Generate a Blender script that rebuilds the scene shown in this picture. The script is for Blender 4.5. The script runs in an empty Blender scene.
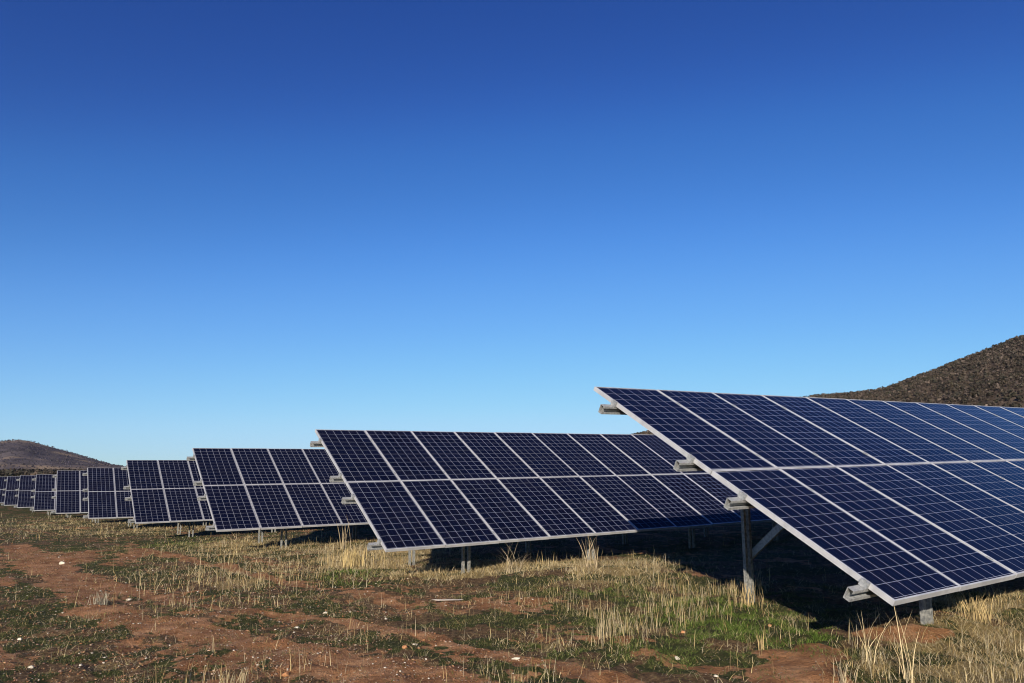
import bpy, bmesh, math, random
import numpy as np
from mathutils import Matrix, Vector

# ------------------------------------------------------------------ camera, sky, sun, exposure
scn = bpy.context.scene
COL = scn.collection
FPX, PITCH, IW, IH = 739.52, 0.16977, 1024, 683
ZC = 1.6                                   # eye height above the datum
cam_d = bpy.data.cameras.new('camera'); cam = bpy.data.objects.new('camera', cam_d); COL.objects.link(cam)
cam.location = (0, 0, ZC); cam.rotation_euler = (math.pi/2 + PITCH, 0, 0)
cam_d.sensor_width = 36; cam_d.lens = FPX/IW*36; cam_d.clip_start = 0.05; cam_d.clip_end = 20000
scn.camera = cam

SUN_AZ, SUN_EL = math.radians(-168.0), math.radians(18.2)      # clockwise from +Y
sdir = Vector((math.sin(SUN_AZ)*math.cos(SUN_EL), math.cos(SUN_AZ)*math.cos(SUN_EL), math.sin(SUN_EL)))
world = bpy.data.worlds.new('World'); scn.world = world; world.use_nodes = True
wn, wl = world.node_tree.nodes, world.node_tree.links; wn.clear()
sky = wn.new('ShaderNodeTexSky'); sky.sky_type = 'NISHITA'; sky.sun_disc = False
sky.sun_elevation = SUN_EL; sky.sun_rotation = SUN_AZ
sky.altitude = 900; sky.air_density = 1.0; sky.dust_density = 0.0; sky.ozone_density = 3.0
hsv = wn.new('ShaderNodeHueSaturation'); hsv.inputs['Saturation'].default_value = 1.12
bg = wn.new('ShaderNodeBackground'); bg.inputs['Strength'].default_value = 0.10
wo = wn.new('ShaderNodeOutputWorld')
EXPO = 0.85
gain = wn.new('ShaderNodeVectorMath'); gain.operation = 'SCALE'; gain.inputs['Scale'].default_value = .0637
crv = wn.new('ShaderNodeRGBCurve')          # film response of the deep winter sky
for ci, pts in enumerate((((0, 0), (.034, .0194), (.0545, .0452), (.121, .15), (.285, .325), (.40, .41), (1, .6)),
                          ((0, 0), (.087, .078), (.135, .181), (.26, .42), (.478, .67), (.56, .71), (1, .8)),
                          ((0, 0), (.193, .342), (.279, .578), (.452, .90), (.60, .97), (.75, .985), (1, 1)))):
    cc = crv.mapping.curves[ci]
    while len(cc.points) < len(pts): cc.points.new(.5, .5)
    for p_, q_ in zip(cc.points, pts): p_.location = q_
crv.mapping.update()
ung = wn.new('ShaderNodeVectorMath'); ung.operation = 'SCALE'; ung.inputs['Scale'].default_value = 1/(0.10*2**EXPO)
wl.new(sky.outputs[0], hsv.inputs['Color']); wl.new(hsv.outputs[0], gain.inputs[0]); wl.new(gain.outputs[0], crv.inputs['Color'])
wl.new(crv.outputs[0], ung.inputs[0]); wl.new(ung.outputs[0], bg.inputs[0]); wl.new(bg.outputs[0], wo.inputs[0])
sl = bpy.data.lights.new('sun', 'SUN'); sl.energy = 5.0; sl.angle = math.radians(0.5); sl.color = (1.0, 0.89, 0.74)
so = bpy.data.objects.new('sun', sl); COL.objects.link(so)
so.rotation_euler = (-sdir).to_track_quat('-Z', 'Y').to_euler(); so.location = (-20, -60, 40)
scn.view_settings.view_transform = 'Standard'; scn.view_settings.look = 'None'
scn.view_settings.gamma = 1; scn.view_settings.exposure = EXPO
try: scn.view_settings.use_curve_mapping = False
except Exception: pass
scn.render.engine = 'CYCLES'
scn.cycles.pixel_filter_type = 'BLACKMAN_HARRIS'; scn.cycles.filter_width = 1.05

rng = np.random.default_rng(7)
random.seed(7)

# ------------------------------------------------------------------ helpers
def tag(o, label=None, cat=None, group=None, kind=None):
    if label: o['label'] = label
    if cat: o['category'] = cat
    if group: o['group'] = group
    if kind: o['kind'] = kind
    return o

def mesh_np(name, verts, faces, mat, attrs=None, smooth=False, parent=None):
    """verts (n,3), faces (m,k) all of the same size"""
    me = bpy.data.meshes.new(name)
    n, m, k = len(verts), len(faces), faces.shape[1]
    me.vertices.add(n); me.vertices.foreach_set('co', np.asarray(verts, np.float32).ravel())
    me.loops.add(m*k); me.loops.foreach_set('vertex_index', np.asarray(faces, np.int32).ravel())
    me.polygons.add(m); me.polygons.foreach_set('loop_start', np.arange(0, m*k, k, dtype=np.int32))
    me.polygons.foreach_set('loop_total', np.full(m, k, np.int32))
    if smooth: me.polygons.foreach_set('use_smooth', np.ones(m, bool))
    for an, arr in (attrs or {}).items():
        a = me.color_attributes.new(an, 'FLOAT_COLOR', 'POINT')
        a.data.foreach_set('color', np.asarray(arr, np.float32).ravel())
    me.update(calc_edges=True); me.validate()
    if mat: me.materials.append(mat)
    o = bpy.data.objects.new(name, me); COL.objects.link(o)
    if parent: o.parent = parent
    return o

def hash2(ix, iy, seed):
    h = (ix.astype(np.int64)*374761393 + iy.astype(np.int64)*668265263 + seed*1442695041) & 0xffffffff
    h = ((h ^ (h >> 13))*1274126177) & 0xffffffff
    h = (h ^ (h >> 16)) & 0xffffffff
    return h/4294967295.0
def vnoise(x, y, seed=0):
    ix, iy = np.floor(x), np.floor(y); fx, fy = x-ix, y-iy
    fx = fx*fx*(3-2*fx); fy = fy*fy*(3-2*fy)
    a = hash2(ix, iy, seed); b = hash2(ix+1, iy, seed); c = hash2(ix, iy+1, seed); d = hash2(ix+1, iy+1, seed)
    return (a*(1-fx)+b*fx)*(1-fy)+(c*(1-fx)+d*fx)*fy
def fbm(x, y, s, oct=4, seed=0):
    x = np.asarray(x, float)/s; y = np.asarray(y, float)/s; t = 0; a = .5; tot = 0
    for i in range(oct):
        t = t+a*vnoise(x+17.3*i, y-9.1*i, seed+i); tot += a; a *= .5; x = x*2.03; y = y*2.03
    return t/tot
def sstep(a, b, x):
    t = np.clip((x-a)/(b-a), 0, 1); return t*t*(3-2*t)

# ------------------------------------------------------------------ table survey (position of the upper left corner, eye at z=0)
AZ0, TILT0 = 0.58427, 0.51984
COLP, ROWP = 1.012, 1.976
TAB = [
 (0.9661, 8.6935, 0.9518, 0.0219, 0.0009, -0.0033),
 (-3.7875, 14.2797, 0.7368, 0.0129, -0.005, -0.0063),
 (-8.7393, 20.4055, 0.549, 0.0072, 0.0038, 0.0006),
 (-13.6676, 26.5313, 0.2896, 0.0063, 0.0043, 0.0008),
 (-18.6684, 32.9753, 0.0274, -0.0065, -0.0058, 0.0054),
 (-23.3537, 38.5259, -0.1156, -0.0025, -0.0031, 0.0021),
 (-28.8416, 45.5267, -0.3735, -0.0009, 0.0002, 0.0007),
 (-33.0102, 50.4244, -0.4667, 0.0, 0.0036, -0.0),
 (-37.4741, 55.8362, -0.5886, 0.0, 0.0009, 0.0)]
def tvecs(az, tilt, rp):
    R = Vector((math.cos(az)*math.cos(rp), math.sin(az)*math.cos(rp), math.sin(rp)))
    S = Vector((math.sin(az)*math.cos(tilt), -math.cos(az)*math.cos(tilt), -math.sin(tilt)))
    return R, S

# ------------------------------------------------------------------ terrain height (datum: eye at ZC)
W_DIR = (math.cos(AZ0), math.sin(AZ0)); D_DIR = (-math.sin(AZ0), math.cos(AZ0))
gd, gw, gz, gs = [], [], [], []
for (x, y, z, rp, da, dt) in TAB:
    R, S = tvecs(AZ0+da, TILT0+dt, rp); B = Vector((x, y, z))+S*2*ROWP
    gd.append(B.x*D_DIR[0]+B.y*D_DIR[1]); gw.append(B.x*W_DIR[0]+B.y*W_DIR[1]); gz.append(B.z-0.55); gs.append(math.tan(rp))
gz = np.array(gz); gz[1:-1] = .25*gz[:-2]+.5*gz[1:-1]+.25*gz[2:]
gs = np.maximum(np.array(gs), 0); gs[4:] = 0
gd = np.array([-30]+gd+[110, 250]); gw = np.array([gw[0]]+gw+[-3, -3]); gz = np.concatenate([[gz[0]], gz, [-3.4, -3.6]]); gs = np.concatenate([[gs[0]], gs, [0, 0]])
MOUNDS = []
def ground_z(x, y, rough=True):
    x = np.asarray(x, float); y = np.asarray(y, float)
    d = x*D_DIR[0]+y*D_DIR[1]; w = x*W_DIR[0]+y*W_DIR[1]
    z = np.interp(d, gd, gz)+np.interp(d, gd, gs)*18*np.tanh((w-np.interp(d, gd, gw))/18)
    r = np.hypot(x, y)
    near = 1-sstep(60, 140, r)
    z = z+near*(0.10*(fbm(x, y, 5.0, 3, 11)-.5))
    if rough:
        z = z+near*(0.10*(fbm(x, y, .9, 3, 5)-.5)+0.075*(fbm(x, y, .24, 4, 6)-.5))
    for (mx, my, mr, mh) in MOUNDS:
        z = z+mh*np.exp(-((x-mx)**2+(y-my)**2)/(mr*mr))
    return z+ZC

def ray(u, v):
    a = (u-IW/2)/FPX; b = (IH/2-v)/FPX
    return np.array([a, math.cos(PITCH)-b*math.sin(PITCH), math.sin(PITCH)+b*math.cos(PITCH)])
def at(u, v):
    """point of the terrain a survey ray from the viewpoint meets"""
    d = ray(u, v); t = 1.0
    zz = -1.6
    for _ in range(30):
        t = zz/d[2]; zz = float(ground_z(d[0]*t, d[1]*t, False))-ZC
    return d[0]*t, d[1]*t
mx, my = at(905, 628); MOUNDS.append((mx, my+.1, .55, .09))
mx, my = at(560, 577); MOUNDS.append((mx, my, 1.5, .08))
mx, my = at(640, 574); MOUNDS.append((mx, my, 1.4, .07))

# ------------------------------------------------------------------ ground cover map, in metres on the ground
def poly_dist(x, y, pts):
    best = np.full(np.shape(x), 1e9)
    for (ax, ay, ar), (bx, by, br) in zip(pts[:-1], pts[1:]):
        dx, dy = bx-ax, by-ay; L2 = dx*dx+dy*dy+1e-9
        t = np.clip(((x-ax)*dx+(y-ay)*dy)/L2, 0, 1)
        dd = np.hypot(x-ax-t*dx, y-ay-t*dy)/(ar+(br-ar)*t)
        best = np.minimum(best, dd)
    return best
def track(pxs): return [(*at(u, v), r) for u, v, r in pxs]
TR_A = track([(18, 546, .5), (40, 560, .55), (62, 576, .5), (88, 603, .36), (130, 620, .34), (200, 630, .36), (270, 646, .46), (340, 662, .5), (430, 683, .45), (520, 712, .45)])
TR_B = track([(62, 574, .45), (110, 584, .3), (180, 604, .12), (240, 611, .1), (300, 616, .12), (350, 624, .13), (420, 637, .14), (480, 650, .15), (560, 668, .15), (640, 690, .2)])
TR_C = track([(130, 548, .3), (170, 556, .25), (220, 566, .25), (300, 585, .15)])
def blobs(pxs):
    out = []
    for u, v, ru, rv, a in pxs:
        c = at(u, v); e = at(u+ru, v); n = at(u, v+rv); f = at(u, v-rv)
        lat = math.hypot(e[0]-c[0], e[1]-c[1]); rad = .5*math.hypot(n[0]-f[0], n[1]-f[1])
        out.append((c[0], c[1], lat, rad, math.atan2(c[0], c[1]), a))
    return out
def blobsum(x, y, bl):
    t = np.zeros(np.shape(x))
    for cx, cy, la, ra, th, a in bl:
        dx, dy = x-cx, y-cy
        p = (dx*math.cos(th)-dy*math.sin(th))/la; q = (dx*math.sin(th)+dy*math.cos(th))/ra
        t = np.maximum(t, a*np.exp(-(p*p+q*q)**1.3))
    return t
BARE = blobs([(30, 660, 60, 14, .25), (810, 655, 60, 18, 1.0), (895, 632, 50, 10, 1.0), (90, 652, 50, 10, .7), (440, 612, 60, 7, .6), (330, 600, 40, 5, .5), (180, 549, 50, 4, .6), (60, 556, 60, 10, .4), (520, 640, 60, 6, .35), (720, 628, 50, 5, .3)])
PATCH = blobs([(893, 633, 48, 9, 1.0), (812, 656, 46, 14, 1.0), (800, 676, 60, 12, 1.0), (932, 632, 22, 5, .9), (60, 560, 40, 7, .7)])
LUSH = blobs([(720, 618, 110, 28, .9), (800, 640, 70, 16, 1.0), (610, 590, 60, 14, .6), (352, 577, 40, 8, 1.0), (180, 542, 40, 6, .7), (680, 655, 110, 20, .5), (1000, 600, 50, 10, .5), (590, 640, 80, 25, .4)])
STRAW = blobs([(540, 566, 120, 7, .8), (610, 570, 60, 8, .8), (440, 572, 60, 5, .6), (372, 555, 55, 14, 1.0), (260, 545, 80, 10, .55), (230, 575, 90, 12, .32), (160, 530, 60, 6, .4), (985, 645, 85, 30, .9), (905, 672, 75, 14, .8), (1000, 605, 60, 12, .9), (60, 525, 60, 8, .3), (350, 565, 120, 8, .35)])
STAND = blobs([(610, 622, 60, 28, .7), (690, 600, 70, 22, .9), (745, 592, 30, 10, 1.0), (780, 640, 60, 25, .35), (540, 610, 80, 25, .25), (230, 580, 70, 22, .55), (350, 560, 40, 12, 1.0), (230, 680, 90, 14, .5), (520, 680, 70, 12, .5), (200, 600, 60, 14, .3), (950, 660, 90, 30, .8), (375, 640, 40, 8, .3), (100, 603, 16, 8, .6), (330, 632, 36, 7, .3)])
def cover(x, y):
    x = np.asarray(x, float); y = np.asarray(y, float)
    wob = .9*(fbm(x, y, .8, 4, 21)-.5)+.9*(fbm(x, y, .17, 3, 22)-.5)
    r = np.hypot(x, y)
    # noise stretched along the track direction
    ca, sa = math.cos(2.25), math.sin(2.25)
    xs, ys = (x*ca+y*sa)/2.4, (-x*sa+y*ca)
    n1 = fbm(xs, ys, .75, 4, 31)
    tr = np.minimum(np.minimum(poly_dist(x, y, TR_A), poly_dist(x, y, TR_B)), poly_dist(x, y, TR_C))
    s_tr = 1-sstep(.6, 1.05, tr+wob*1.25)
    straw = blobsum(x, y, STRAW); lush = blobsum(x, y, LUSH); bare = blobsum(x, y, BARE)
    n1 = n1+.5*(fbm(x, y, .22, 3, 33)-.5)
    n1 = n1+.35*(fbm(x, y, .07, 2, 34)-.5)
    s_n = sstep(.60, .76, n1+.28*bare-.22*lush-.25*straw)
    fade = 1-.6*sstep(25, 60, r)
    g_boost = sstep(-1.5, -4, x)
    s_tr = np.maximum(s_tr, sstep(.38, .62, blobsum(x, y, PATCH)+.35*wob))
    soil = np.clip(np.maximum(s_tr, s_n*fade), 0, 1)
    n2 = fbm(x, y, .5, 4, 41)
    g = np.clip((1-.85*soil)*(sstep(.40, .60, n2+.06*g_boost+.22*lush-.10*straw+.5*(fbm(x, y, .12, 3, 43)-.5))), 0, 1)
    dry = np.clip((1-soil*.8)*sstep(.42, .62, fbm(x, y, .9, 4, 51)*.6+.55*straw+.02), 0, 1)
    return soil, g, dry, lush, straw

# ------------------------------------------------------------------ material helpers
def mat(name):
    m = bpy.data.materials.new(name); m.use_nodes = True
    nt = m.node_tree; b = nt.nodes['Principled BSDF']
    return m, nt, b
def N(nt, t, **kw):
    n = nt.nodes.new(t)
    for k, v in kw.items(): setattr(n, k, v)
    return n
def math_n(nt, op, a, b=None, c=None, clamp=False):
    n = N(nt, 'ShaderNodeMath', operation=op); n.use_clamp = clamp
    for i, v in enumerate((a, b, c)):
        if v is None: continue
        if isinstance(v, (int, float)): n.inputs[i].default_value = v
        else: nt.links.new(v, n.inputs[i])
    return n.outputs[0]
def mixc(nt, f, a, b, blend='MIX'):
    n = N(nt, 'ShaderNodeMix', data_type='RGBA', blend_type=blend)
    for i, v in ((0, f), (6, a), (7, b)):
        if isinstance(v, (int, float)): n.inputs[i].default_value = v
        elif isinstance(v, tuple): n.inputs[i].default_value = (*v, 1)
        else: nt.links.new(v, n.inputs[i])
    return n.outputs[2]
def noise(nt, vec, scale, detail=4, rough=.6, dim='3D'):
    n = N(nt, 'ShaderNodeTexNoise'); n.inputs['Scale'].default_value = scale; n.inputs['Detail'].default_value = detail
    n.inputs['Roughness'].default_value = rough
    if vec is not None: nt.links.new(vec, n.inputs['Vector'])
    return n.outputs[0]
def ramp(nt, f, stops):
    n = N(nt, 'ShaderNodeValToRGB'); e = n.color_ramp.elements
    while len(e) < len(stops): e.new(.5)
    for el, (p, c) in zip(e, stops):
        el.position = p; el.color = (*c, 1) if isinstance(c, tuple) else (c, c, c, 1)
    nt.links.new(f, n.inputs[0]); return n.outputs[0]

# ground
GM, nt, b = mat('ground_soil')
tc = N(nt, 'ShaderNodeTexCoord').outputs['Object']
att = N(nt, 'ShaderNodeVertexColor', layer_name='cover'); sep = N(nt, 'ShaderNodeSeparateColor')
nt.links.new(att.outputs[0], sep.inputs[0])
n_f = noise(nt, tc, 14, 6, .7); n_m = noise(nt, tc, 3.5, 5, .6); n_g = noise(nt, tc, 60, 4, .7)
soilc = ramp(nt, n_m, [(.3, (.14, .062, .026)), (.5, (.265, .128, .058)), (.72, (.38, .215, .115))])
soilc = mixc(nt, .55, soilc, ramp(nt, n_g, [(.3, .25), (.55, .55), (.75, .85)]), 'OVERLAY')
thatch = ramp(nt, n_f, [(.3, (.026, .016, .008)), (.5, (.098, .058, .028)), (.7, (.23, .155, .08))])
greenc = ramp(nt, n_f, [(.3, (.014, .018, .004)), (.55, (.045, .050, .013)), (.75, (.12, .11, .035))])
dryc = ramp(nt, n_g, [(.3, (.055, .040, .015)), (.5, (.21, .155, .065)), (.75, (.42, .33, .16))])
def edge(chan, nz, k):   # break the mask edge with fine noise
    s = math_n(nt, 'SUBTRACT', nz, .5); s = math_n(nt, 'MULTIPLY', s, k); s = math_n(nt, 'ADD', chan, s)
    s = math_n(nt, 'SUBTRACT', s, .35); return math_n(nt, 'MULTIPLY', s, 3.2, clamp=True)
c = mixc(nt, edge(sep.outputs[2], n_f, 1.0), thatch, dryc)
c = mixc(nt, edge(sep.outputs[1], n_g, 1.2), c, greenc)
c = mixc(nt, edge(sep.outputs[0], n_f, 1.1), c, soilc)
nt.links.new(c, b.inputs['Base Color']); b.inputs['Roughness'].default_value = .95
vg = N(nt, 'ShaderNodeTexVoronoi'); vg.inputs['Scale'].default_value = 38; nt.links.new(tc, vg.inputs['Vector'])
sg = N(nt, 'ShaderNodeSeparateColor'); nt.links.new(vg.outputs['Color'], sg.inputs[0])
peb = math_n(nt, 'MULTIPLY', math_n(nt, 'LESS_THAN', vg.outputs['Distance'], .30), math_n(nt, 'GREATER_THAN', sg.outputs[0], .86))
pebc = mixc(nt, sg.outputs[1], (.12, .06, .035), (.42, .34, .25))
c = mixc(nt, peb, c, pebc); nt.links.new(c, b.inputs['Base Color'])
b.inputs['Specular IOR Level'].default_value = .15
bp = N(nt, 'ShaderNodeBump'); bp.inputs['Strength'].default_value = 1.0; bp.inputs['Distance'].default_value = .05
h1 = math_n(nt, 'ADD', n_f, math_n(nt, 'MULTIPLY', n_g, .45)); nt.links.new(h1, bp.inputs['Height']); nt.links.new(bp.outputs[0], b.inputs['Normal'])

# blades and foliage: colour of each blade from its attribute
def leafmat(name, rough=.7, trans=0.25):
    m, nt, b = mat(name)
    a = N(nt, 'ShaderNodeVertexColor', layer_name='tint')
    tcl = N(nt, 'ShaderNodeTexCoord').outputs['Object']
    v = ramp(nt, noise(nt, tcl, 9, 2, .5), [(.3, .75), (.7, 1.2)])
    cc = mixc(nt, 1.0, a.outputs[0], v, 'MULTIPLY')
    nt.links.new(cc, b.inputs['Base Color']); b.inputs['Roughness'].default_value = rough
    b.inputs['Specular IOR Level'].default_value = .2
    if trans:
        tr = N(nt, 'ShaderNodeBsdfTranslucent'); mx = N(nt, 'ShaderNodeMixShader'); mx.inputs[0].default_value = trans
        out = [n for n in nt.nodes if n.type == 'OUTPUT_MATERIAL'][0]
        nt.links.new(cc, tr.inputs[0]); nt.links.new(b.outputs[0], mx.inputs[1]); nt.links.new(tr.outputs[0], mx.inputs[2]); nt.links.new(mx.outputs[0], out.inputs[0])
    return m
M_GRASS = leafmat('green_grass'); M_STRAW = leafmat('dry_straw'); M_BUSH = leafmat('bush_leaves', .8, .0)

def stone_mat(name, c1, c2):
    m, nt, b = mat(name); tcx = N(nt, 'ShaderNodeTexCoord').outputs['Object']
    nt.links.new(ramp(nt, noise(nt, tcx, 18, 5, .65), [(.3, c1), (.7, c2)]), b.inputs['Base Color'])
    b.inputs['Roughness'].default_value = .9
    bb = N(nt, 'ShaderNodeBump'); bb.inputs['Strength'].default_value = .5; bb.inputs['Distance'].default_value = .01
    nt.links.new(noise(nt, tcx, 60, 4, .6), bb.inputs['Height']); nt.links.new(bb.outputs[0], b.inputs['Normal'])
    return m
M_WHITE = stone_mat('pale_quartz', (.25, .21, .16), (.50, .46, .38))
M_RUST = stone_mat('rust_stone', (.20, .08, .03), (.36, .18, .08))
M_GREYS = stone_mat('grey_stone', (.10, .09, .09), (.22, .2, .19))
M_WOOD = stone_mat('weathered_wood', (.26, .22, .19), (.42, .38, .33))

def metal(name, c1, c2, rough, met, scale=30):
    m, nt, b = mat(name); tcx = N(nt, 'ShaderNodeTexCoord').outputs['Object']
    nt.links.new(ramp(nt, noise(nt, tcx, scale, 4, .6), [(.35, c1), (.65, c2)]), b.inputs['Base Color'])
    nt.links.new(ramp(nt, noise(nt, tcx, scale*.4, 3, .6), [(.3, rough-.1), (.7, rough+.12)]), b.inputs['Roughness'])
    b.inputs['Metallic'].default_value = met
    return m
M_ALU = metal('anodised_aluminium', (.38, .385, .405), (.50, .505, .52), .42, .35, 8)
M_GALV = metal('galvanised_steel', (.20, .21, .22), (.37, .38, .38), .5, .35, 45)
M_POST = metal('weathered_steel_post', (.10, .105, .105), (.27, .27, .25), .55, .3, 30)

# photovoltaic laminate: cells, gaps, busbars in the module's own metres
PV, nt, b = mat('photovoltaic_cells')
tco = N(nt, 'ShaderNodeTexCoord').outputs['Object']; sx = N(nt, 'ShaderNodeSeparateXYZ'); nt.links.new(tco, sx.inputs[0])
CP = .1585
cx_ = math_n(nt, 'DIVIDE', math_n(nt, 'SUBTRACT', sx.outputs[0], .0245), CP)
cy_ = math_n(nt, 'DIVIDE', math_n(nt, 'SUBTRACT', math_n(nt, 'MULTIPLY', sx.outputs[1], -1.0), .031), CP)
def linemask(cc, half, n):   # 1 inside a gap between cells or in the margin
    f = math_n(nt, 'FRACT', cc); d = math_n(nt, 'MINIMUM', f, math_n(nt, 'SUBTRACT', 1.0, f))
    return math_n(nt, 'LESS_THAN', d, half/CP)
gx = linemask(cx_, .0029, 6); gy = linemask(cy_, .0021, 12)
gap = math_n(nt, 'MAXIMUM', gx, gy)
fx3 = math_n(nt, 'FRACT', math_n(nt, 'ADD', math_n(nt, 'MULTIPLY', cx_, 3.0), 0.0))
bus = math_n(nt, 'LESS_THAN', math_n(nt, 'ABSOLUTE', math_n(nt, 'SUBTRACT', fx3, .5)), .0009*3/CP)
oi = N(nt, 'ShaderNodeObjectInfo')
comb = N(nt, 'ShaderNodeCombineXYZ'); nt.links.new(math_n(nt, 'FLOOR', cx_), comb.inputs[0]); nt.links.new(math_n(nt, 'FLOOR', cy_), comb.inputs[1])
nt.links.new(math_n(nt, 'MULTIPLY', oi.outputs['Random'], 517.0), comb.inputs[2])
wnz = N(nt, 'ShaderNodeTexWhiteNoise'); nt.links.new(comb.outputs[0], wnz.inputs['Vector'])
vor = N(nt, 'ShaderNodeTexVoronoi'); vor.inputs['Scale'].default_value = 75; nt.links.new(tco, vor.inputs['Vector'])
sv = N(nt, 'ShaderNodeSeparateColor'); nt.links.new(vor.outputs['Color'], sv.inputs[0])
cell = mixc(nt, wnz.outputs['Value'], (.0010, .0016, .0070), (.0022, .0034, .0135))
cell = mixc(nt, math_n(nt, 'MULTIPLY', sv.outputs[0], .35), cell, (.0032, .006, .024))
cell = mixc(nt, math_n(nt, 'MULTIPLY', oi.outputs['Random'], .6), cell, (.0022, .0032, .013))
cell = mixc(nt, math_n(nt, 'MULTIPLY', bus, .30), cell, (.07, .075, .11))
cellc = mixc(nt, gap, cell, (.215, .23, .29))
dust = ramp(nt, noise(nt, tco, 2.2, 5, .65), [(.42, 0.0), (.85, .014)])
cellc = mixc(nt, dust, cellc, (.30, .24, .18))
nt.links.new(cellc, b.inputs['Base Color']); b.inputs['Roughness'].default_value = .10; b.inputs['IOR'].default_value = 1.16
M_BACK, nt2, b2 = mat('white_backsheet')
nt2.links.new(ramp(nt2, noise(nt2, N(nt2, 'ShaderNodeTexCoord').outputs['Object'], 5), [(.3, .55), (.7, .65)]), b2.inputs['Base Color'])

# ------------------------------------------------------------------ GROUND sheet
ang = np.radians(np.concatenate([np.arange(-180, -50, 4.0), np.arange(-50, 50.01, .25), np.arange(54, 180, 4.0)]))
rad = [0.4]
while rad[-1] < 4.2: rad.append(rad[-1]*1.12)
while rad[-1] < 70: rad.append(rad[-1]*1.0075)
while rad[-1] < 9000: rad.append(rad[-1]*1.08)
rad = np.array(rad)
Rg, Ag = np.meshgrid(rad, ang, indexing='ij'); gx_, gy_ = Rg*np.sin(Ag), Rg*np.cos(Ag)
gzv = ground_z(gx_, gy_)
gzv = gzv-(.25*sstep(150, 2500, Rg))*0
soil, gr, dr, lu, st = cover(gx_, gy_)
nv = gx_.size
cov = np.stack([soil, gr, dr, np.ones_like(soil)], -1).reshape(-1, 4)
na, nr = len(ang), len(rad)
i, j = np.meshgrid(np.arange(nr-1), np.arange(na), indexing='ij'); j2 = (j+1) % na
fc = np.stack([i*na+j, i*na+j2, (i+1)*na+j2, (i+1)*na+j], -1).reshape(-1, 4)[:, ::-1]
vv = np.stack([gx_, gy_, gzv], -1).reshape(-1, 3)
# centre cap as extra ring collapsed quads
cidx = len(vv); vv = np.vstack([vv, [[0, 0, float(ground_z(0., 0.))]]]); cov = np.vstack([cov, cov[0]])
cap = np.array([[cidx, jj, (jj+1) % na, (jj+1) % na] for jj in range(na)])
g_obj = mesh_np('ground', vv, fc, GM, {'cover': cov}, smooth=True)
tag(g_obj, kind='structure')
def cap_fill():
    bm = bmesh.new(); bm.from_mesh(g_obj.data); bm.verts.ensure_lookup_table()
    c0 = bm.verts[cidx]
    for jj in range(na):
        try: bm.faces.new((c0, bm.verts[(jj+1) % na], bm.verts[jj]))
        except ValueError: pass
    bm.to_mesh(g_obj.data); bm.free()
cap_fill()

# ------------------------------------------------------------------ HILLS
def angles(u, v):
    d = ray(u, v); return math.atan2(d[0], d[1]), d[2]/math.hypot(d[0], d[1])
def hill_mat(name, base, stops, patch, pc, sc, psc):
    m, nt, b = mat(name); t = N(nt, 'ShaderNodeTexCoord').outputs['Object']
    c1 = ramp(nt, noise(nt, t, sc, 6, .7), stops)
    pm = ramp(nt, noise(nt, t, psc, 4, .6), [(patch, 0.), (patch+.14, 1.)])
    nt.links.new(mixc(nt, pm, c1, pc), b.inputs['Base Color']); b.inputs['Roughness'].default_value = 1
    b.inputs['Specular IOR Level'].default_value = 0
    return m
M_HR = hill_mat('stony_hill_soil', None, [(.3, (.034, .027, .021)), (.5, (.060, .046, .036)), (.7, (.10, .077, .06))], .60, (.135, .095, .06), .05, .012)
M_HL = hill_mat('far_hill_scrub_hazed', None, [(.3, (.040, .037, .046)), (.5, (.078, .068, .074)), (.7, (.135, .112, .105))], .50, (.24, .18, .125), .02, .0055)  # purplish haze of distance painted into the darker ground tones
def hill(name, prof, D0, D1, bot, seed, m, rough, nu=260, nt_=90, back=.5):
    az = np.array([angles(u, v)[0] for u, v in prof]); te = np.array([angles(u, v)[1] for u, v in prof])
    A = np.linspace(az[0], az[-1], nu); T = np.interp(A, az, te)
    k = np.ones(7)/7; T = np.convolve(np.pad(T, 3, 'edge'), k, 'valid')
    D = np.interp(A, [az[0], az[-1]], [D0, D1]); D = D*(1+.06*(fbm(A*40, A*0, 1.3, 2, seed)-.5))
    Hh = np.maximum(T*D, bot+1)
    rows = []
    for q in np.linspace(0, 1+back, nt_):
        r = D*(bot_f+(1-bot_f)*q)
        s = np.where(q <= 1, q*(1.3-.3*q), 1-((q-1)/back)**1.5)
        x, y = r*np.sin(A), r*np.cos(A)
        n = (fbm(x, y, rough*9, 4, seed)-.5)*rough*1.1*min(1, q*4)*(1 if q <= 1 else 1)*abs(1-q)**.5
        z = bot-3+(Hh-bot+3)*s+n*2
        rows.append(np.stack([x, y, z+ZC], -1))
    P = np.array(rows); i, j = np.meshgrid(np.arange(nt_-1), np.arange(nu-1), indexing='ij')
    f = np.stack([i*nu+j, i*nu+j+1, (i+1)*nu+j+1, (i+1)*nu+j], -1).reshape(-1, 4)[:, ::-1]
    o = mesh_np(name, P.reshape(-1, 3), f, m, smooth=True); tag(o, kind='structure')
    return o, P
bot_f = .45
RP = [(470, 474), (560, 452), (600, 441), (640, 433), (700, 420), (760, 405), (800, 397), (815, 394), (840, 393), (860, 391.5), (880, 389), (892, 386), (905, 380), (930, 371), (950, 363), (975, 353.5), (1000, 344), (1015, 336.5), (1030, 332), (1080, 314), (1150, 296), (1250, 290), (1400, 320), (1700, 360), (2400, 430)]
RP = [(u, v+1.6) for u, v in RP]
hr_o, HR = hill('hill', RP, 760, 620, -3.6, 61, M_HR, 9, 420, 110)
bot_f = .62
LP = [(-900, 470), (-500, 462), (-260, 458), (-150, 455), (-80, 448), (-30, 443), (0, 441.8), (12, 440.3), (25, 440), (34, 442), (45, 445.5), (62, 450), (78, 455), (92, 459.5), (105, 463), (118, 466.5), (140, 470), (200, 474), (330, 476)]
hl_o, HL = hill('hill', LP, 2300, 2000, -3.6, 71, M_HL, 22, 320, 70)

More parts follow.
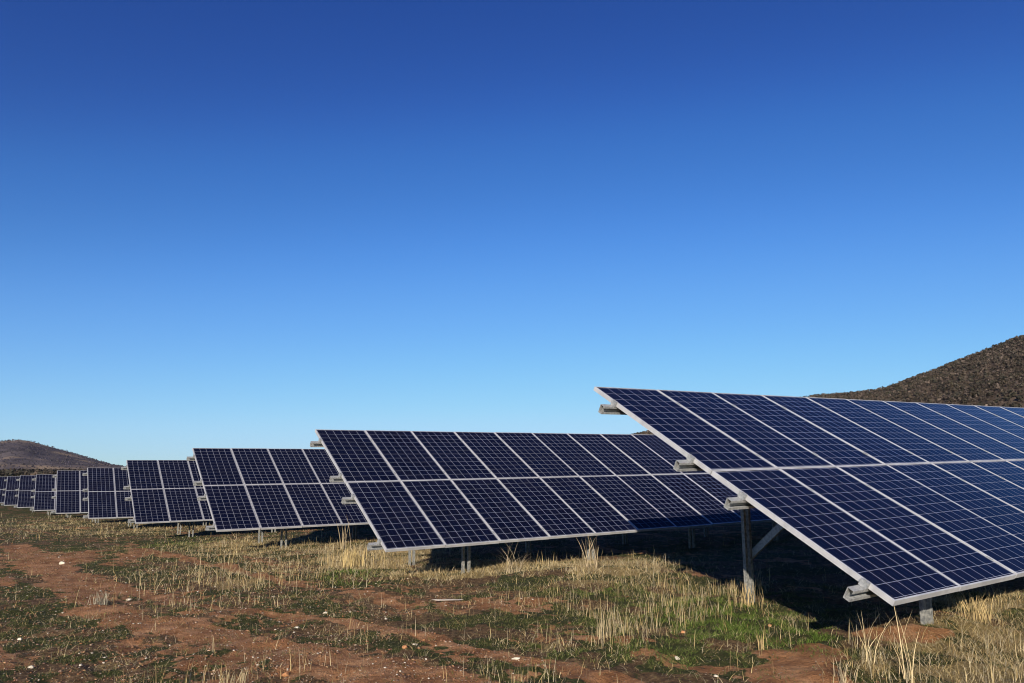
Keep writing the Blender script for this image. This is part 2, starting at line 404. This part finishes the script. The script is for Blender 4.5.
def bushes(name, P, n, smin, smax, quads, cols, seed, jitter_pow=1.0, qlim=None, flat=.85, thr=.30):
    r = np.random.default_rng(seed); nt_, nu = P.shape[:2]
    qlim = qlim or nt_-2
    # sample by area
    a = np.linalg.norm(np.cross(P[1:qlim, 1:]-P[:qlim-1, 1:], P[1:qlim, 1:]-P[1:qlim, :-1]), axis=-1).ravel()
    idx = r.choice(len(a), n*3, p=a/a.sum()); ii, jj = idx//(nu-1), idx % (nu-1)
    fu, fv = r.random(n*3)[:, None], r.random(n*3)[:, None]
    base = P[ii, jj]*(1-fu)*(1-fv)+P[ii+1, jj]*fu*(1-fv)+P[ii, jj+1]*(1-fu)*fv+P[ii+1, jj+1]*fu*fv
    keep = fbm(base[:, 0], base[:, 1], smax*9, 3, seed)+.45*(r.random(len(base))-.5) > thr
    base = base[keep][:n]; n = len(base)
    s = smin+(smax-smin)*r.random(n)**1.6
    c0 = np.array(cols)[r.integers(0, len(cols), n)]*(.7+.6*r.random((n, 1)))
    # each bush: leaf clumps (tilted quads) spread through a lumpy ellipsoid
    d = r.normal(size=(n, quads, 3)); d /= np.linalg.norm(d, axis=-1, keepdims=True)
    rr = r.random((n, quads, 1))**.45; off = d*rr*s[:, None, None]*.5; off[..., 2] = off[..., 2]*flat+s[:, None]*.42
    cen = base[:, None]+off
    e1 = r.normal(size=(n, quads, 3)); e1 /= np.linalg.norm(e1, axis=-1, keepdims=True)
    e2 = np.cross(e1, d); e2 /= np.linalg.norm(e2, axis=-1, keepdims=True)+1e-9
    k = s[:, None, None]*(.10+.12*r.random((n, quads, 1)))
    v = np.stack([cen-e1*k-e2*k*.7, cen+e1*k-e2*k*.6, cen+e1*k*.8+e2*k, cen-e1*k*.9+e2*k*.8], 2).reshape(-1, 3)
    f = np.arange(len(v)).reshape(-1, 4)
    col = np.repeat((c0[:, None]*(.75+.5*r.random((n, quads, 1)))).reshape(-1, 3), 4, axis=0)
    o = mesh_np(name, v, f, M_BUSH, {'tint': np.hstack([col, np.ones((len(col), 1))])})
    return o
o = bushes('hillside_scrub', HR, 60000, 1.0, 3.2, 10, [(.034, .029, .021), (.046, .036, .028), (.028, .025, .019), (.058, .044, .035), (.05, .04, .028), (.09, .07, .057)], 81, qlim=78)
tag(o, 'sparse dry woodland and scrub covering the right hillside', 'scrub', kind='stuff')
o = bushes('hillside_trees', HR, 2600, 2.0, 3.8, 18, [(.026, .025, .017), (.038, .033, .023), (.030, .027, .018)], 86, qlim=78, thr=.44)
tag(o, 'darker eucalyptus trees scattered over the right hillside and its skyline', 'woodland', kind='stuff')
o = bushes('hillside_scrub', HL, 14000, 1.5, 5.0, 8, [(.038, .034, .046), (.056, .048, .060), (.050, .045, .046)], 82, qlim=50, thr=.42)  # scrub colours carry a painted purple haze tint
tag(o, 'dark scrub dotted over the distant left hill', 'scrub', kind='stuff')
_az = np.radians(np.linspace(-48, -4, 60))[None]; _rr = np.linspace(420, 980, 14)[:, None]
TL = np.stack([_rr*np.sin(_az), _rr*np.cos(_az), ground_z(_rr*np.sin(_az), _rr*np.cos(_az), False)-.4], -1)
o = bushes('treeline', TL, 5000, 2.0, 4.6, 12, [(.026, .024, .017), (.040, .032, .024), (.05, .037, .028)], 83, qlim=13)
tag(o, 'dark band of low trees on the flat before the distant left hill', 'woodland', kind='stuff')

# ------------------------------------------------------------------ SOLAR TABLES
def bm_obj(name, bm, m, smooth=False):
    me = bpy.data.meshes.new(name); bm.to_mesh(me); bm.free()
    for mm in (m if isinstance(m, list) else [m]): me.materials.append(mm)
    return me
def box(bm, x0, x1, y0, y1, z0, z1, mi=0):
    vs = [bm.verts.new((x, y, z)) for z in (z0, z1) for y in (y0, y1) for x in (x0, x1)]
    fs = []
    for q in ((0, 2, 3, 1), (4, 5, 7, 6), (0, 1, 5, 4), (2, 6, 7, 3), (0, 4, 6, 2), (1, 3, 7, 5)):
        f = bm.faces.new([vs[k] for k in q]); f.material_index = mi; fs.append(f)
    return fs
MW, ML, FD, LIP = 1.000, 1.964, .045, .0145
# frame: mitred hollow rectangle with a lip on top and a return flange below
bm = bmesh.new()
def ring(o, z): return [bm.verts.new(p) for p in ((o, -o, z), (MW-o, -o, z), (MW-o, -ML+o, z), (o, -ML+o, z))]
prof = [(.0012, .003), (LIP, .003), (LIP, -.004), (.0028, -.004), (.0028, -FD+.002), (.028, -FD+.002), (.028, -FD), (0, -FD), (0, .0018)]
rings = [ring(o_, z_) for o_, z_ in prof]
for a, c2 in zip(rings, rings[1:]+rings[:1]):
    for k in range(4): bm.faces.new((a[k], a[(k+1) % 4], c2[(k+1) % 4], c2[k]))
bmesh.ops.recalc_face_normals(bm, faces=bm.faces)
ME_FRAME = bm_obj('panel_frame', bm, M_ALU)
bm = bmesh.new(); fs = box(bm, .004, MW-.004, -ML+.004, -.004, -.0035, 0.0005)
for f in bm.faces: f.material_index = 0 if f.normal.z > .5 else 1
bm.normal_update()
for f in bm.faces: f.material_index = 0 if f.calc_center_median().z > .0003 else 1
box(bm, .42, .58, -.30, -.18, -.028, -.0036, 1)       # junction box on the back
ME_GLASS = bm_obj('solar_panel', bm, [PV, M_BACK])
NCOL = 22
# C-section purlin, open side down the slope; x along the row
def cprofile(bm, x0, x1, w, h, lip, t, flip=False):
    p = [(0, 0), (0, -h), (-w, -h), (-w, -h+lip), (-w+t, -h+lip), (-w+t, -h+t), (-t, -h+t), (-t, -t), (-w+t, -t), (-w+t, -lip), (-w, -lip), (-w, 0)]
    a = [bm.verts.new((x0, y, z)) for y, z in p]; c2 = [bm.verts.new((x1, y, z)) for y, z in p]
    n = len(p)
    for k in range(n): bm.faces.new((a[k], a[(k+1) % n], c2[(k+1) % n], c2[k]))
    bm.faces.new(a); bm.faces.new(c2[::-1])
    bmesh.ops.recalc_face_normals(bm, faces=bm.faces)
PH, PWD = .098, .058
bm = bmesh.new(); cprofile(bm, -.175, NCOL*COLP+.175, PWD, PH, .026, .004)
ME_PURLIN = bm_obj('purlin', bm, M_GALV)
# rafter: C section lying along the slope (y), placed under the purlins
bm = bmesh.new()
def cchan(bm, L0, L1, w, h, t, axis='y', ox=0, oy=0):
    # web at x=ox, flanges to +x
    p = [(0, 0), (w, 0), (w, -t), (t, -t), (t, -h+t), (w, -h+t), (w, -h), (0, -h)]
    if axis == 'y': a = [bm.verts.new((ox+x, L0, z)) for x, z in p]; c2 = [bm.verts.new((ox+x, L1, z)) for x, z in p]
    else: a = [bm.verts.new((ox+x, oy+z, L0)) for x, z in p]; c2 = [bm.verts.new((ox+x, oy+z, L1)) for x, z in p]
    n = len(p)
    for k in range(n): bm.faces.new((a[k], a[(k+1) % n], c2[(k+1) % n], c2[k]))
    bm.faces.new(a); bm.faces.new(c2[::-1]); bmesh.ops.recalc_face_normals(bm, faces=bm.faces)
cchan(bm, -3.86, -.28, .05, .11, .005)
for v_ in bm.verts:
    if v_.co.y < -3.8:
        if v_.co.z > -.02: v_.co.y = -3.74
        else: v_.co.y = -3.30
ME_RAFTER = bm_obj('rafter', bm, M_GALV)
# end clamp: a small Z bracket with a bolt head, hooked over the outer frame
bm = bmesh.new()
box(bm, -.034, .012, -.035, .035, .0035, .009); box(bm, -.034, -.003, -.035, .035, -.047, .0034)
bmesh.ops.create_cone(bm, cap_ends=True, segments=6, radius1=.009, radius2=.009, depth=.012, matrix=Matrix.Translation((-.025, 0, .0155)))
ME_CLAMP = bm_obj('end_clamp', bm, M_GALV)
bm = bmesh.new()
box(bm, -.0055, .0055, -.03, .03, -.02, .003); box(bm, -.018, .018, -.03, .03, .0035, .007)
ME_MID = bm_obj('mid_clamp', bm, M_GALV)

PUR_S = (.42, 1.70, 2.40, 3.70)
def put(name, me, M, root, RMi):
    o = bpy.data.objects.new(name, me); COL.objects.link(o); o.parent = root; o.matrix_local = RMi @ M; return o
def frame_mat(o, x, y, z):
    m = Matrix((x, y, z)).transposed().to_4x4(); m.translation = o; return m
TLAB = [
 'nearest and largest solar panel rack, running out of the picture at right',
 'second nearest solar panel rack, lower right part in the shadow of the biggest rack',
 'third nearest rack of solar panels, four panel columns showing left of the second rack',
 'fourth nearest solar panel rack, just right of where the far hill meets the horizon',
 'fifth nearest solar panel rack, standing before the right foot of the far hill',
 'sixth nearest rack of solar panels, bluish upright pair in front of the far hill',
 'seventh nearest rack of solar panels, narrow pair left of the bluish upright pair',
 'eighth nearest rack of solar panels, a narrow sliver third from the left picture edge',
 'ninth nearest rack of solar panels, a narrow sliver second from the left picture edge',
 'tenth nearest rack of solar panels, cut off by the left picture edge',
 'farthest visible rack of solar panels, almost hidden behind the others at the left picture edge']
allt = list(TAB)
for k in (1, 2):
    a, c2 = TAB[-1], TAB[-3]; dx, dy, dz = ((a[n]-TAB[-4][n])/3 for n in range(3))
    allt.append((a[0]+dx*k, a[1]+dy*k, a[2]+dz*k*.6, 0, 0, 0))
GRP = 'racks of solar panels in parallel rows'
for ti, (x, y, z, rp, da, dt) in enumerate(allt):
    az, tl = AZ0+da, TILT0+dt
    R, S = tvecs(az, tl, rp); U = -S; Nn = R.cross(U); Nn.normalize(); U = Nn.cross(R)
    O = Vector((x, y, z+ZC))
    root = bpy.data.objects.new('solar_array', None); COL.objects.link(root)
    Bf = O-U*2*ROWP; rootloc = Vector((Bf.x, Bf.y, float(ground_z(Bf.x, Bf.y))))
    root.location = rootloc; root.rotation_euler = (0, 0, az)
    RMi = (Matrix.Translation(rootloc) @ Matrix.Rotation(az, 4, 'Z')).inverted()
    tag(root, TLAB[ti], 'solar panel rack', GRP)
    for c_ in range(NCOL):
        for r_ in range(2):
            jt = Nn*random.gauss(0, .0012)
            M = frame_mat(O+R*(c_*COLP+.006)-U*(r_*ROWP+.006)+jt, R, U, Nn)
            # tiny mounting tolerance so that panes do not mirror as one sheet
            M = M @ Matrix.Rotation(random.gauss(0, .0015), 4, 'X') @ Matrix.Rotation(random.gauss(0, .0015), 4, 'Y')
            g = put('solar_panel', ME_GLASS, M, root, RMi)
            fr = bpy.data.objects.new('panel_frame', ME_FRAME); COL.objects.link(fr); fr.parent = g
    for s in PUR_S:
        M = frame_mat(O+U*(-s+PWD/2)-Nn*(FD+.004), R, U, Nn); put('purlin', ME_PURLIN, M, root, RMi)
        for e, sg in ((.006, 1), (NCOL*COLP-.006, -1)):
            M = frame_mat(O+R*e-U*s, R*sg, U*sg, Nn); put('end_clamp', ME_CLAMP, M, root, RMi)
        if ti < 2:
            for c_ in range(1, NCOL):
                M = frame_mat(O+R*(c_*COLP)-U*s, R, U, Nn); put('mid_clamp', ME_MID, M, root, RMi)
    nb = 8
    Hz = Vector((math.sin(az), -math.cos(az), 0)); Rz = Vector((math.cos(az), math.sin(az), 0)); Z = Vector((0, 0, 1))
    for k in range(nb):
        r0 = 1.8+2.72*k
        if r0 > NCOL*COLP-.4: break
        zo = -(FD+.008+PH)
        M = frame_mat(O+R*(r0+.03)+Nn*zo, R, U, Nn); put('rafter', ME_RAFTER, M, root, RMi)
        for s, hw in ((.82, 0), (3.2, 1)):
            top = O+R*r0-U*s+Nn*(zo-.055); gz0 = float(ground_z(top.x, top.y, False))
            bm = bmesh.new(); Lh = top.z-gz0+.25
            # twin channel post, backs towards each other
            for sg in (-1, 1):
                ox = (-.062 if sg < 0 else .024) if s < 1 else (-.076 if sg < 0 else .038)
                box(bm, ox, ox+.038, -.040, -.035, -Lh, 0)
                box(bm, ox, ox+.005, -.0349, .005, -Lh, 0); box(bm, ox+.033, ox+.038, -.0349, .005, -Lh, 0)
            if ti < 3: box(bm, -.0235, .0235, -.01, .0, -.16, -.02)
            me = bm_obj('post', bm, M_POST)
            put('post', me, frame_mat(Vector((top.x, top.y, top.z)), Rz, -Hz, Z), root, RMi)
            if s < 1:
                P0 = Vector((top.x, top.y, gz0+(top.z-gz0)*.27))
                P1 = O+R*r0-U*2.0+Nn*(zo-.08)
                d = (P1-P0); Lb = d.length; d.normalize(); x_ = Rz; z_ = x_.cross(d)
                bm = bmesh.new(); box(bm, -.018, -.012, -.02, Lb+.05, -.04, .04); box(bm, -.0119, .02, -.02, Lb+.05, .034, .04); box(bm, -.0119, .02, -.02, Lb+.05, -.04, -.034)
                me = bm_obj('brace', bm, M_GALV); put('brace', me, frame_mat(P0+Rz*.075, x_, d, z_), root, RMi)

# ------------------------------------------------------------------ GRASS
def blades(name, xy, h, w, lean, cols, m, segs=2, seed=1, curve=.3, zoff=-.01):
    r = np.random.default_rng(seed); n = len(xy)
    z = ground_z(xy[:, 0], xy[:, 1])+zoff
    th = r.random(n)*2*np.pi; fa = r.random(n)*np.pi
    dirv = np.stack([np.cos(th), np.sin(th), np.zeros(n)], -1); wv = np.stack([np.cos(fa), np.sin(fa), np.zeros(n)], -1)
    base = np.stack([xy[:, 0], xy[:, 1], z], -1)
    vs = []
    for k in range(segs+1):
        t = k/segs; p = base+dirv*(lean*h)[:, None]*(t*(1-curve)+curve*t*t)+np.array([0, 0, 1])*(h*(t-.25*lean*t*t))[:, None]
        if k < segs: ww = (w*(1-.55*t))[:, None]*.5; vs += [p-wv*ww, p+wv*ww]
        else: vs += [p]
    V = np.stack(vs, 1); nvb = V.shape[1]
    off = (np.arange(n)*nvb)[:, None, None]
    tri = []
    for k in range(segs-1): tri += [[2*k, 2*k+1, 2*k+3], [2*k, 2*k+3, 2*k+2]]
    tri += [[2*segs-2, 2*segs-1, 2*segs]]
    F = (np.array(tri)[None]+off).reshape(-1, 3)
    C = np.repeat(np.hstack([cols, np.ones((n, 1))]), nvb, axis=0)
    return V.reshape(-1, 3), F, C
def field(n, r0, r1, seed, az=47, power=1.0):
    r = np.random.default_rng(seed); a = np.radians(r.uniform(-az, az, n)); d = np.sqrt(r.uniform(r0*r0, r1*r1, n)) if power == 1 else r0*(r1/r0)**r.random(n)
    return np.stack([d*np.sin(a), d*np.cos(a)], -1)
def join(parts):
    V = []; F = []; C = []; o = 0
    for v, f, c in parts: V.append(v); F.append(f+o); C.append(c); o += len(v)
    return np.vstack(V), np.vstack(F), np.vstack(C)
r = np.random.default_rng(3)
PG = []; PD = []
GC = np.array([(.060, .074, .018), (.085, .092, .028), (.042, .052, .014), (.12, .11, .045), (.085, .075, .035)])
DC = 1.5*np.array([(.42, .33, .16), (.30, .22, .10), (.48, .40, .24), (.20, .14, .07), (.36, .31, .21)])
for (n, r0, r1, sc, sd) in ((420000, 4.6, 11, 1.0, 1), (380000, 10.5, 24, 1.7, 2), (220000, 23, 62, 3.4, 3)):
    xy = field(n, r0, r1, sd); s_, g_, d_, l_, st_ = cover(xy[:, 0], xy[:, 1])
    cl = fbm(xy[:, 0], xy[:, 1], .16*sc, 2, 91)
    p = np.clip((g_*(.5+.8*l_)+.07)*(sstep(.42, .62, cl)*.95+.05), 0, 1)
    k = r.random(n) < p; q = xy[k]; m_ = k.sum()
    h = (.018+.030*r.random(m_)+.035*l_[k]*r.random(m_))*(1+.25*(sc-1)); w = (.0038+.0026*r.random(m_))*sc
    c = GC[r.integers(0, 5, m_)]*1.1*(.7+.5*r.random((m_, 1))); lm = l_[k][:, None]; c = c*(1-lm)+lm*c*np.array([.95, 1.45, .7])
    PG.append(blades('g', q, h, w, .3+.9*r.random(m_), c, None, 1 if sc > 2 else 2, sd+10))
    # low dry litter
    p = np.clip(d_*(.36+.3*st_)+.09*(1-s_)+.02, 0, 1)*(sstep(.3, .62, fbm(xy[:, 0], xy[:, 1], .22*sc, 2, 95)))
    k = r.random(n) < p*.8; q = xy[k]; m_ = k.sum()
    h = (.025+.07*r.random(m_)**1.5)*(1+.2*(sc-1)); w = (.0030+.0020*r.random(m_))*sc
    c = DC[r.integers(0, 5, m_)]*.62*(.6+.6*r.random((m_, 1)))
    PD.append(blades('d', q, h, w, .4+1.3*r.random(m_), c, None, 1 if sc > 2 else 2, sd+20))
# standing stalks, in clumps
def stalks(n, r0, r1, sc, sd, hm):
    xy = field(n, r0, r1, sd); st_ = blobsum(xy[:, 0], xy[:, 1], STAND); s2 = blobsum(xy[:, 0], xy[:, 1], STRAW)
    cl = sstep(.48, .66, fbm(xy[:, 0], xy[:, 1], .35, 3, 97)); soil = cover(xy[:, 0], xy[:, 1])[0]
    p = np.clip((st_*.8+s2*.45)*cl+.006*(1-soil), 0, 1); k = r.random(n) < p; q = xy[k]; m_ = k.sum()
    h = hm*(.35+.95*r.random(m_)**1.5); w = (.0032+.0016*r.random(m_))*sc
    c = DC[r.integers(0, 5, m_)]*.66*(.75+.5*r.random((m_, 1)))
    return blades('s', q, h, w, .08+.5*r.random(m_)**2, c, None, 3, sd+30, curve=.7)
PD.append(stalks(60000, 4.8, 11, .9, 5, .19)); PD.append(stalks(70000, 11, 24, 1.6, 6, .26)); PD.append(stalks(60000, 24, 60, 3.0, 7, .34))
# matted straw where it grows thick
for bi, (cx, cy, la, ra, th, amp) in enumerate(STRAW):
    dd = math.hypot(cx, cy); scw = 1+.075*max(0, dd-6); n = int(min(60000, 1300*la*ra*math.pi*amp/scw**1.6*2.2))
    p_, q_ = r.normal(0, .62, n)*la, r.normal(0, .62, n)*ra
    X = cx+p_*math.cos(th)+q_*math.sin(th); Y = cy-p_*math.sin(th)+q_*math.cos(th)
    xy = np.stack([X, Y], -1); sl_ = cover(X, Y)[0]; k = (r.random(n) < 1-.85*sl_) & (fbm(X, Y, .25, 3, 99) > .40+.25*r.random(n)); xy = xy[k]; m_ = len(xy)
    h = (.03+.11*r.random(m_)**1.8)*(1+.05*(scw-1)); w = (.0028+.0017*r.random(m_))*scw
    c = DC[r.integers(0, 5, m_)]*.70*(.55+.65*r.random((m_, 1)))
    PD.append(blades('m', xy, h, w, .3+1.1*r.random(m_), c, None, 2, 700+bi))
v, f, c = join(PG); o = mesh_np('short_grass', v, f, M_GRASS, {'tint': c}); tag(o, 'short green grass and weeds growing over the red soil', 'grass', kind='stuff')
v, f, c = join(PD); o = mesh_np('dry_grass', v, f, M_STRAW, {'tint': c}); tag(o, 'dry straw coloured grass and stalks among the green', 'dry grass', kind='stuff')

# individual dry tussocks
def tussock(u, v, n, h, spread, tint, label, lean=.35, w=.006, seed=0):
    x, y = at(u, v); rr = np.random.default_rng(seed+500)
    xy = np.stack([rr.normal(0, spread, n), rr.normal(0, spread, n)], -1)
    root = (x, y); cols = np.minimum(np.array(tint)*np.array([1.05, 1, .85]), .75)*(.65+.6*rr.random((n, 1)))
    hh = h*(.45+.6*rr.random(n))
    V, F, C = blades('t', xy+np.array(root), hh, w*(.7+.6*rr.random(n)), lean*(.2+rr.random(n)), cols, None, 4, seed+600, curve=.8)
    z0 = float(ground_z(x, y)); V = V-np.array([x, y, z0])
    o = mesh_np('grass_tussock', V, F, M_STRAW, {'tint': C}); o.location = (x, y, z0)
    tag(o, label, 'grass tussock', 'dry grass tussocks standing on the field')
ST, SG = (.44, .35, .20), (.34, .33, .27)
tussock(103, 606, 70, .22, .06, (.30, .29, .25), 'grey dead weed clump standing alone beside the bare dirt track', .4, .006, 1)
tussock(748, 606, 60, .34, .09, ST, 'straw tussock at the foot of the tall dark post of the nearest rack', .25, .006, 2)
tussock(978, 622, 110, .30, .07, ST, 'pale straw tussock just right of the front post of the nearest rack', .35, .005, 3)
tussock(868, 668, 8, .50, .03, (.55, .47, .32), 'few tall bent stalks left of the low corner of the nearest rack', .55, .006, 4)
tussock(912, 680, 12, .60, .05, (.52, .44, .30), 'tall thin stalks crossing in front of the low corner of the nearest rack', .35, .006, 5)
tussock(762, 652, 16, .20, .02, ST, 'thin upright stalks on the green grass below the tall dark post', .15, .006, 6)
tussock(604, 640, 50, .24, .06, (.40, .34, .24), 'loose stand of grey straw stalks in the open ground right of centre', .15, .005, 7)
tussock(352, 568, 130, .40, .13, (.46, .37, .20), 'tall yellow straw tussock at the low left corner of the second rack', .2, .009, 8)
tussock(512, 572, 26, .62, .10, (.40, .34, .26), 'arching dead stems in front of the shadow under the second rack', .8, .008, 9)
tussock(592, 568, 26, .60, .10, (.42, .35, .26), 'upright dead stems before the bright right end of the second rack edge', .3, .008, 10)
tussock(345, 550, 20, .85, .08, (.36, .30, .22), 'tall thin dead stems between the second and third racks', .2, .010, 11)
tussock(430, 574, 110, .22, .12, (.42, .34, .22), 'low pale straw mound under the left end of the second rack', .6, .008, 12)
tussock(845, 682, 40, .18, .045, (.38, .33, .25), 'small grey tussock at the bottom edge beside the bare red patch', .4, .005, 13)
tussock(240, 682, 50, .13, .05, (.36, .31, .22), 'short bristly tussock at the bottom edge below the dirt track', .3, .005, 14)

# ------------------------------------------------------------------ STONES
def stone_mesh(seed, sx_, sy_, sz_, sub=2):
    bm = bmesh.new(); bmesh.ops.create_icosphere(bm, subdivisions=sub, radius=1)
    rr = random.Random(seed); pl = [(Vector((rr.gauss(0, 1), rr.gauss(0, 1), rr.gauss(0, 1))).normalized(), rr.uniform(.55, .85)) for _ in range(9)]
    for vv_ in bm.verts:
        p = vv_.co.copy()
        for n_, d_ in pl:
            e = p.dot(n_)-d_
            if e > 0: p -= n_*e*.9
        p *= 1+rr.uniform(-.03, .03); vv_.co = Vector((p.x*sx_, p.y*sy_, p.z*sz_))
    return bm
def stone(u, v, sx_, sy_, sz_, m, label, seed, rot=0.):
    x, y = at(u, v); me = bm_obj('stone', stone_mesh(seed, sx_, sy_, sz_, 3), m)
    o = bpy.data.objects.new('stone', me); COL.objects.link(o); o.location = (x, y, float(ground_z(x, y))+sz_*.35); o.rotation_euler = (0, 0, rot)
    tag(o, label, 'stone', 'loose stones on the red soil')
stone(62, 565, .062, .048, .042, M_WHITE, 'largest white stone, on the bare track at far left', 1)
stone(129, 600, .05, .035, .022, M_WHITE, 'flat pale stone right of the grey weed clump by the track', 2)
stone(20, 638, .025, .02, .02, M_WHITE, 'small white stone near the left edge, above the bottom left corner', 3)
stone(31, 667, .026, .024, .018, M_WHITE, 'white chip close to the bottom left corner', 4)
stone(81, 664, .018, .016, .014, M_WHITE, 'small white chip at the bottom edge right of the corner chips', 5)
stone(286, 673, .036, .03, .026, M_RUST, 'orange stone at the bottom edge beside the dirt track', 6)
stone(405, 648, .03, .026, .022, M_RUST, 'rusty orange stone beside a pale one at the thin wheel track', 7)
stone(415, 644, .028, .022, .016, M_WHITE, 'pale stone touching the rusty one at the thin wheel track', 8)
stone(325, 614, .028, .02, .018, M_WHITE, 'pale stone on green weeds above the thin wheel track', 9)
stone(297, 627, .034, .022, .014, M_WHITE, 'flat pale stone lying on the bare dirt between the wheel tracks', 10)
stone(516, 659, .05, .022, .013, M_WHITE, 'long flat white stone near the bottom centre', 11, .2)
stone(677, 659, .028, .024, .02, M_WHITE, 'round cream stone alone on the grass at bottom right of centre', 12)
stone(683, 635, .034, .026, .018, M_RUST, 'orange brown stone on green grass under the upright stalks', 13)
stone(716, 675, .02, .016, .014, M_WHITE, 'white pebble at the bottom edge below the cream stone', 14)
stone(386, 622, .018, .015, .013, M_WHITE, 'white pebble on the green strip left of the flat stick', 15)
stone(770, 627, .02, .018, .016, M_RUST, 'small brown stone in the grass by the shadow edge', 16)
stone(390, 690, .04, .03, .024, M_GREYS, 'dark grey stone half buried in the bare dirt at the bottom edge', 17)
# weathered stick
x, y = at(446, 602); bm = stone_mesh(40, .23, .028, .014, 3); me = bm_obj('stick', bm, M_WOOD)
o = bpy.data.objects.new('stick', me); COL.objects.link(o); o.location = (x, y, float(ground_z(x, y))+.015); o.rotation_euler = (0, 0, .05)
tag(o, 'flat bleached stick lying on the ground left of centre', 'stick')
# rusty clod at the left end of the fifth rack
# gravel
def gravel(n, seed, k0=.003, k1=.0075, pal=None, pp=[.09, .19, .28, .09, .17, .18], nm='gravel', lb='small pale and rusty pebbles scattered over the soil'):
    r = np.random.default_rng(seed)
    t = (1+5**.5)/2
    ico = np.array([(-1, t, 0), (1, t, 0), (-1, -t, 0), (1, -t, 0), (0, -1, t), (0, 1, t), (0, -1, -t), (0, 1, -t), (t, 0, -1), (t, 0, 1), (-t, 0, -1), (-t, 0, 1)], float)/1.9
    fc = np.array([(0, 11, 5), (0, 5, 1), (0, 1, 7), (0, 7, 10), (0, 10, 11), (1, 5, 9), (5, 11, 4), (11, 10, 2), (10, 7, 6), (7, 1, 8), (3, 9, 4), (3, 4, 2), (3, 2, 6), (3, 6, 8), (3, 8, 9), (4, 9, 5), (2, 4, 11), (6, 2, 10), (8, 6, 7), (9, 8, 1)])
    xy = field(n, 4.6, 32, seed, power=0); s_, g_, d_, l_, st_ = cover(xy[:, 0], xy[:, 1])
    left = sstep(2.0, -3.0, xy[:, 0])
    k = r.random(n) < np.clip(.30*(1-l_)+.7*s_+.25*left, 0, 1)*(.35+.65*left); xy = xy[k]; n = len(xy); dist = np.hypot(xy[:, 0], xy[:, 1])
    s = (k0+k1*r.random(n)**5)*(1+.035*dist); sc = s[:, None]*np.stack([.8+.6*r.random(n), .8+.5*r.random(n), .5+.3*r.random(n)], -1)
    V = ico[None]*(1+.35*(r.random((n, 12, 1))-.5))*sc[:, None]
    a = r.random(n)*6.28; ca, sa = np.cos(a)[:, None], np.sin(a)[:, None]
    V = np.stack([V[..., 0]*ca-V[..., 1]*sa, V[..., 0]*sa+V[..., 1]*ca, V[..., 2]], -1)
    V += np.stack([xy[:, 0], xy[:, 1], ground_z(xy[:, 0], xy[:, 1])+s*.2], -1)[:, None]
    pal = np.array(pal or [(.60, .54, .45), (.40, .30, .22), (.26, .13, .08), (.45, .26, .14), (.20, .12, .09), (.30, .2, .14)])
    C = pal[r.choice(len(pal), n, p=pp)]*.62*(.75+.5*r.random((n, 1)))
    C = np.repeat(np.hstack([C, np.ones((n, 1))]), 12, axis=0)
    F = (fc[None]+(np.arange(n)*12)[:, None, None]).reshape(-1, 3)
    o = mesh_np(nm, V.reshape(-1, 3), F, M_PEB, {'tint': C}); tag(o, lb, nm.replace('_', ' '), kind='stuff')
M_PEB = leafmat('pebbles', .9, 0)
gravel(60000, 19)
gravel(30000, 23, .003, .009, [(.26, .125, .06), (.20, .095, .045), (.30, .17, .09)], [.4, .35, .25], 'soil_clods', 'crumbly red clods of earth lying over the bare soil')

# ------------------------------------------------------------------ AIR
bm = bmesh.new(); box(bm, -3300, 3300, -200, 3300, -8, 330)
HZ = bpy.data.materials.new('haze'); HZ.use_nodes = True; hn = HZ.node_tree; hn.nodes.clear()
pv = hn.nodes.new('ShaderNodeVolumePrincipled'); pv.inputs['Color'].default_value = (.62, .68, .95, 1); pv.inputs['Density'].default_value = .00002; pv.inputs['Anisotropy'].default_value = .2
ho = hn.nodes.new('ShaderNodeOutputMaterial'); hn.links.new(pv.outputs[0], ho.inputs['Volume'])
me = bm_obj('haze', bm, HZ); o = bpy.data.objects.new('haze', me); COL.objects.link(o); tag(o, kind='stuff')
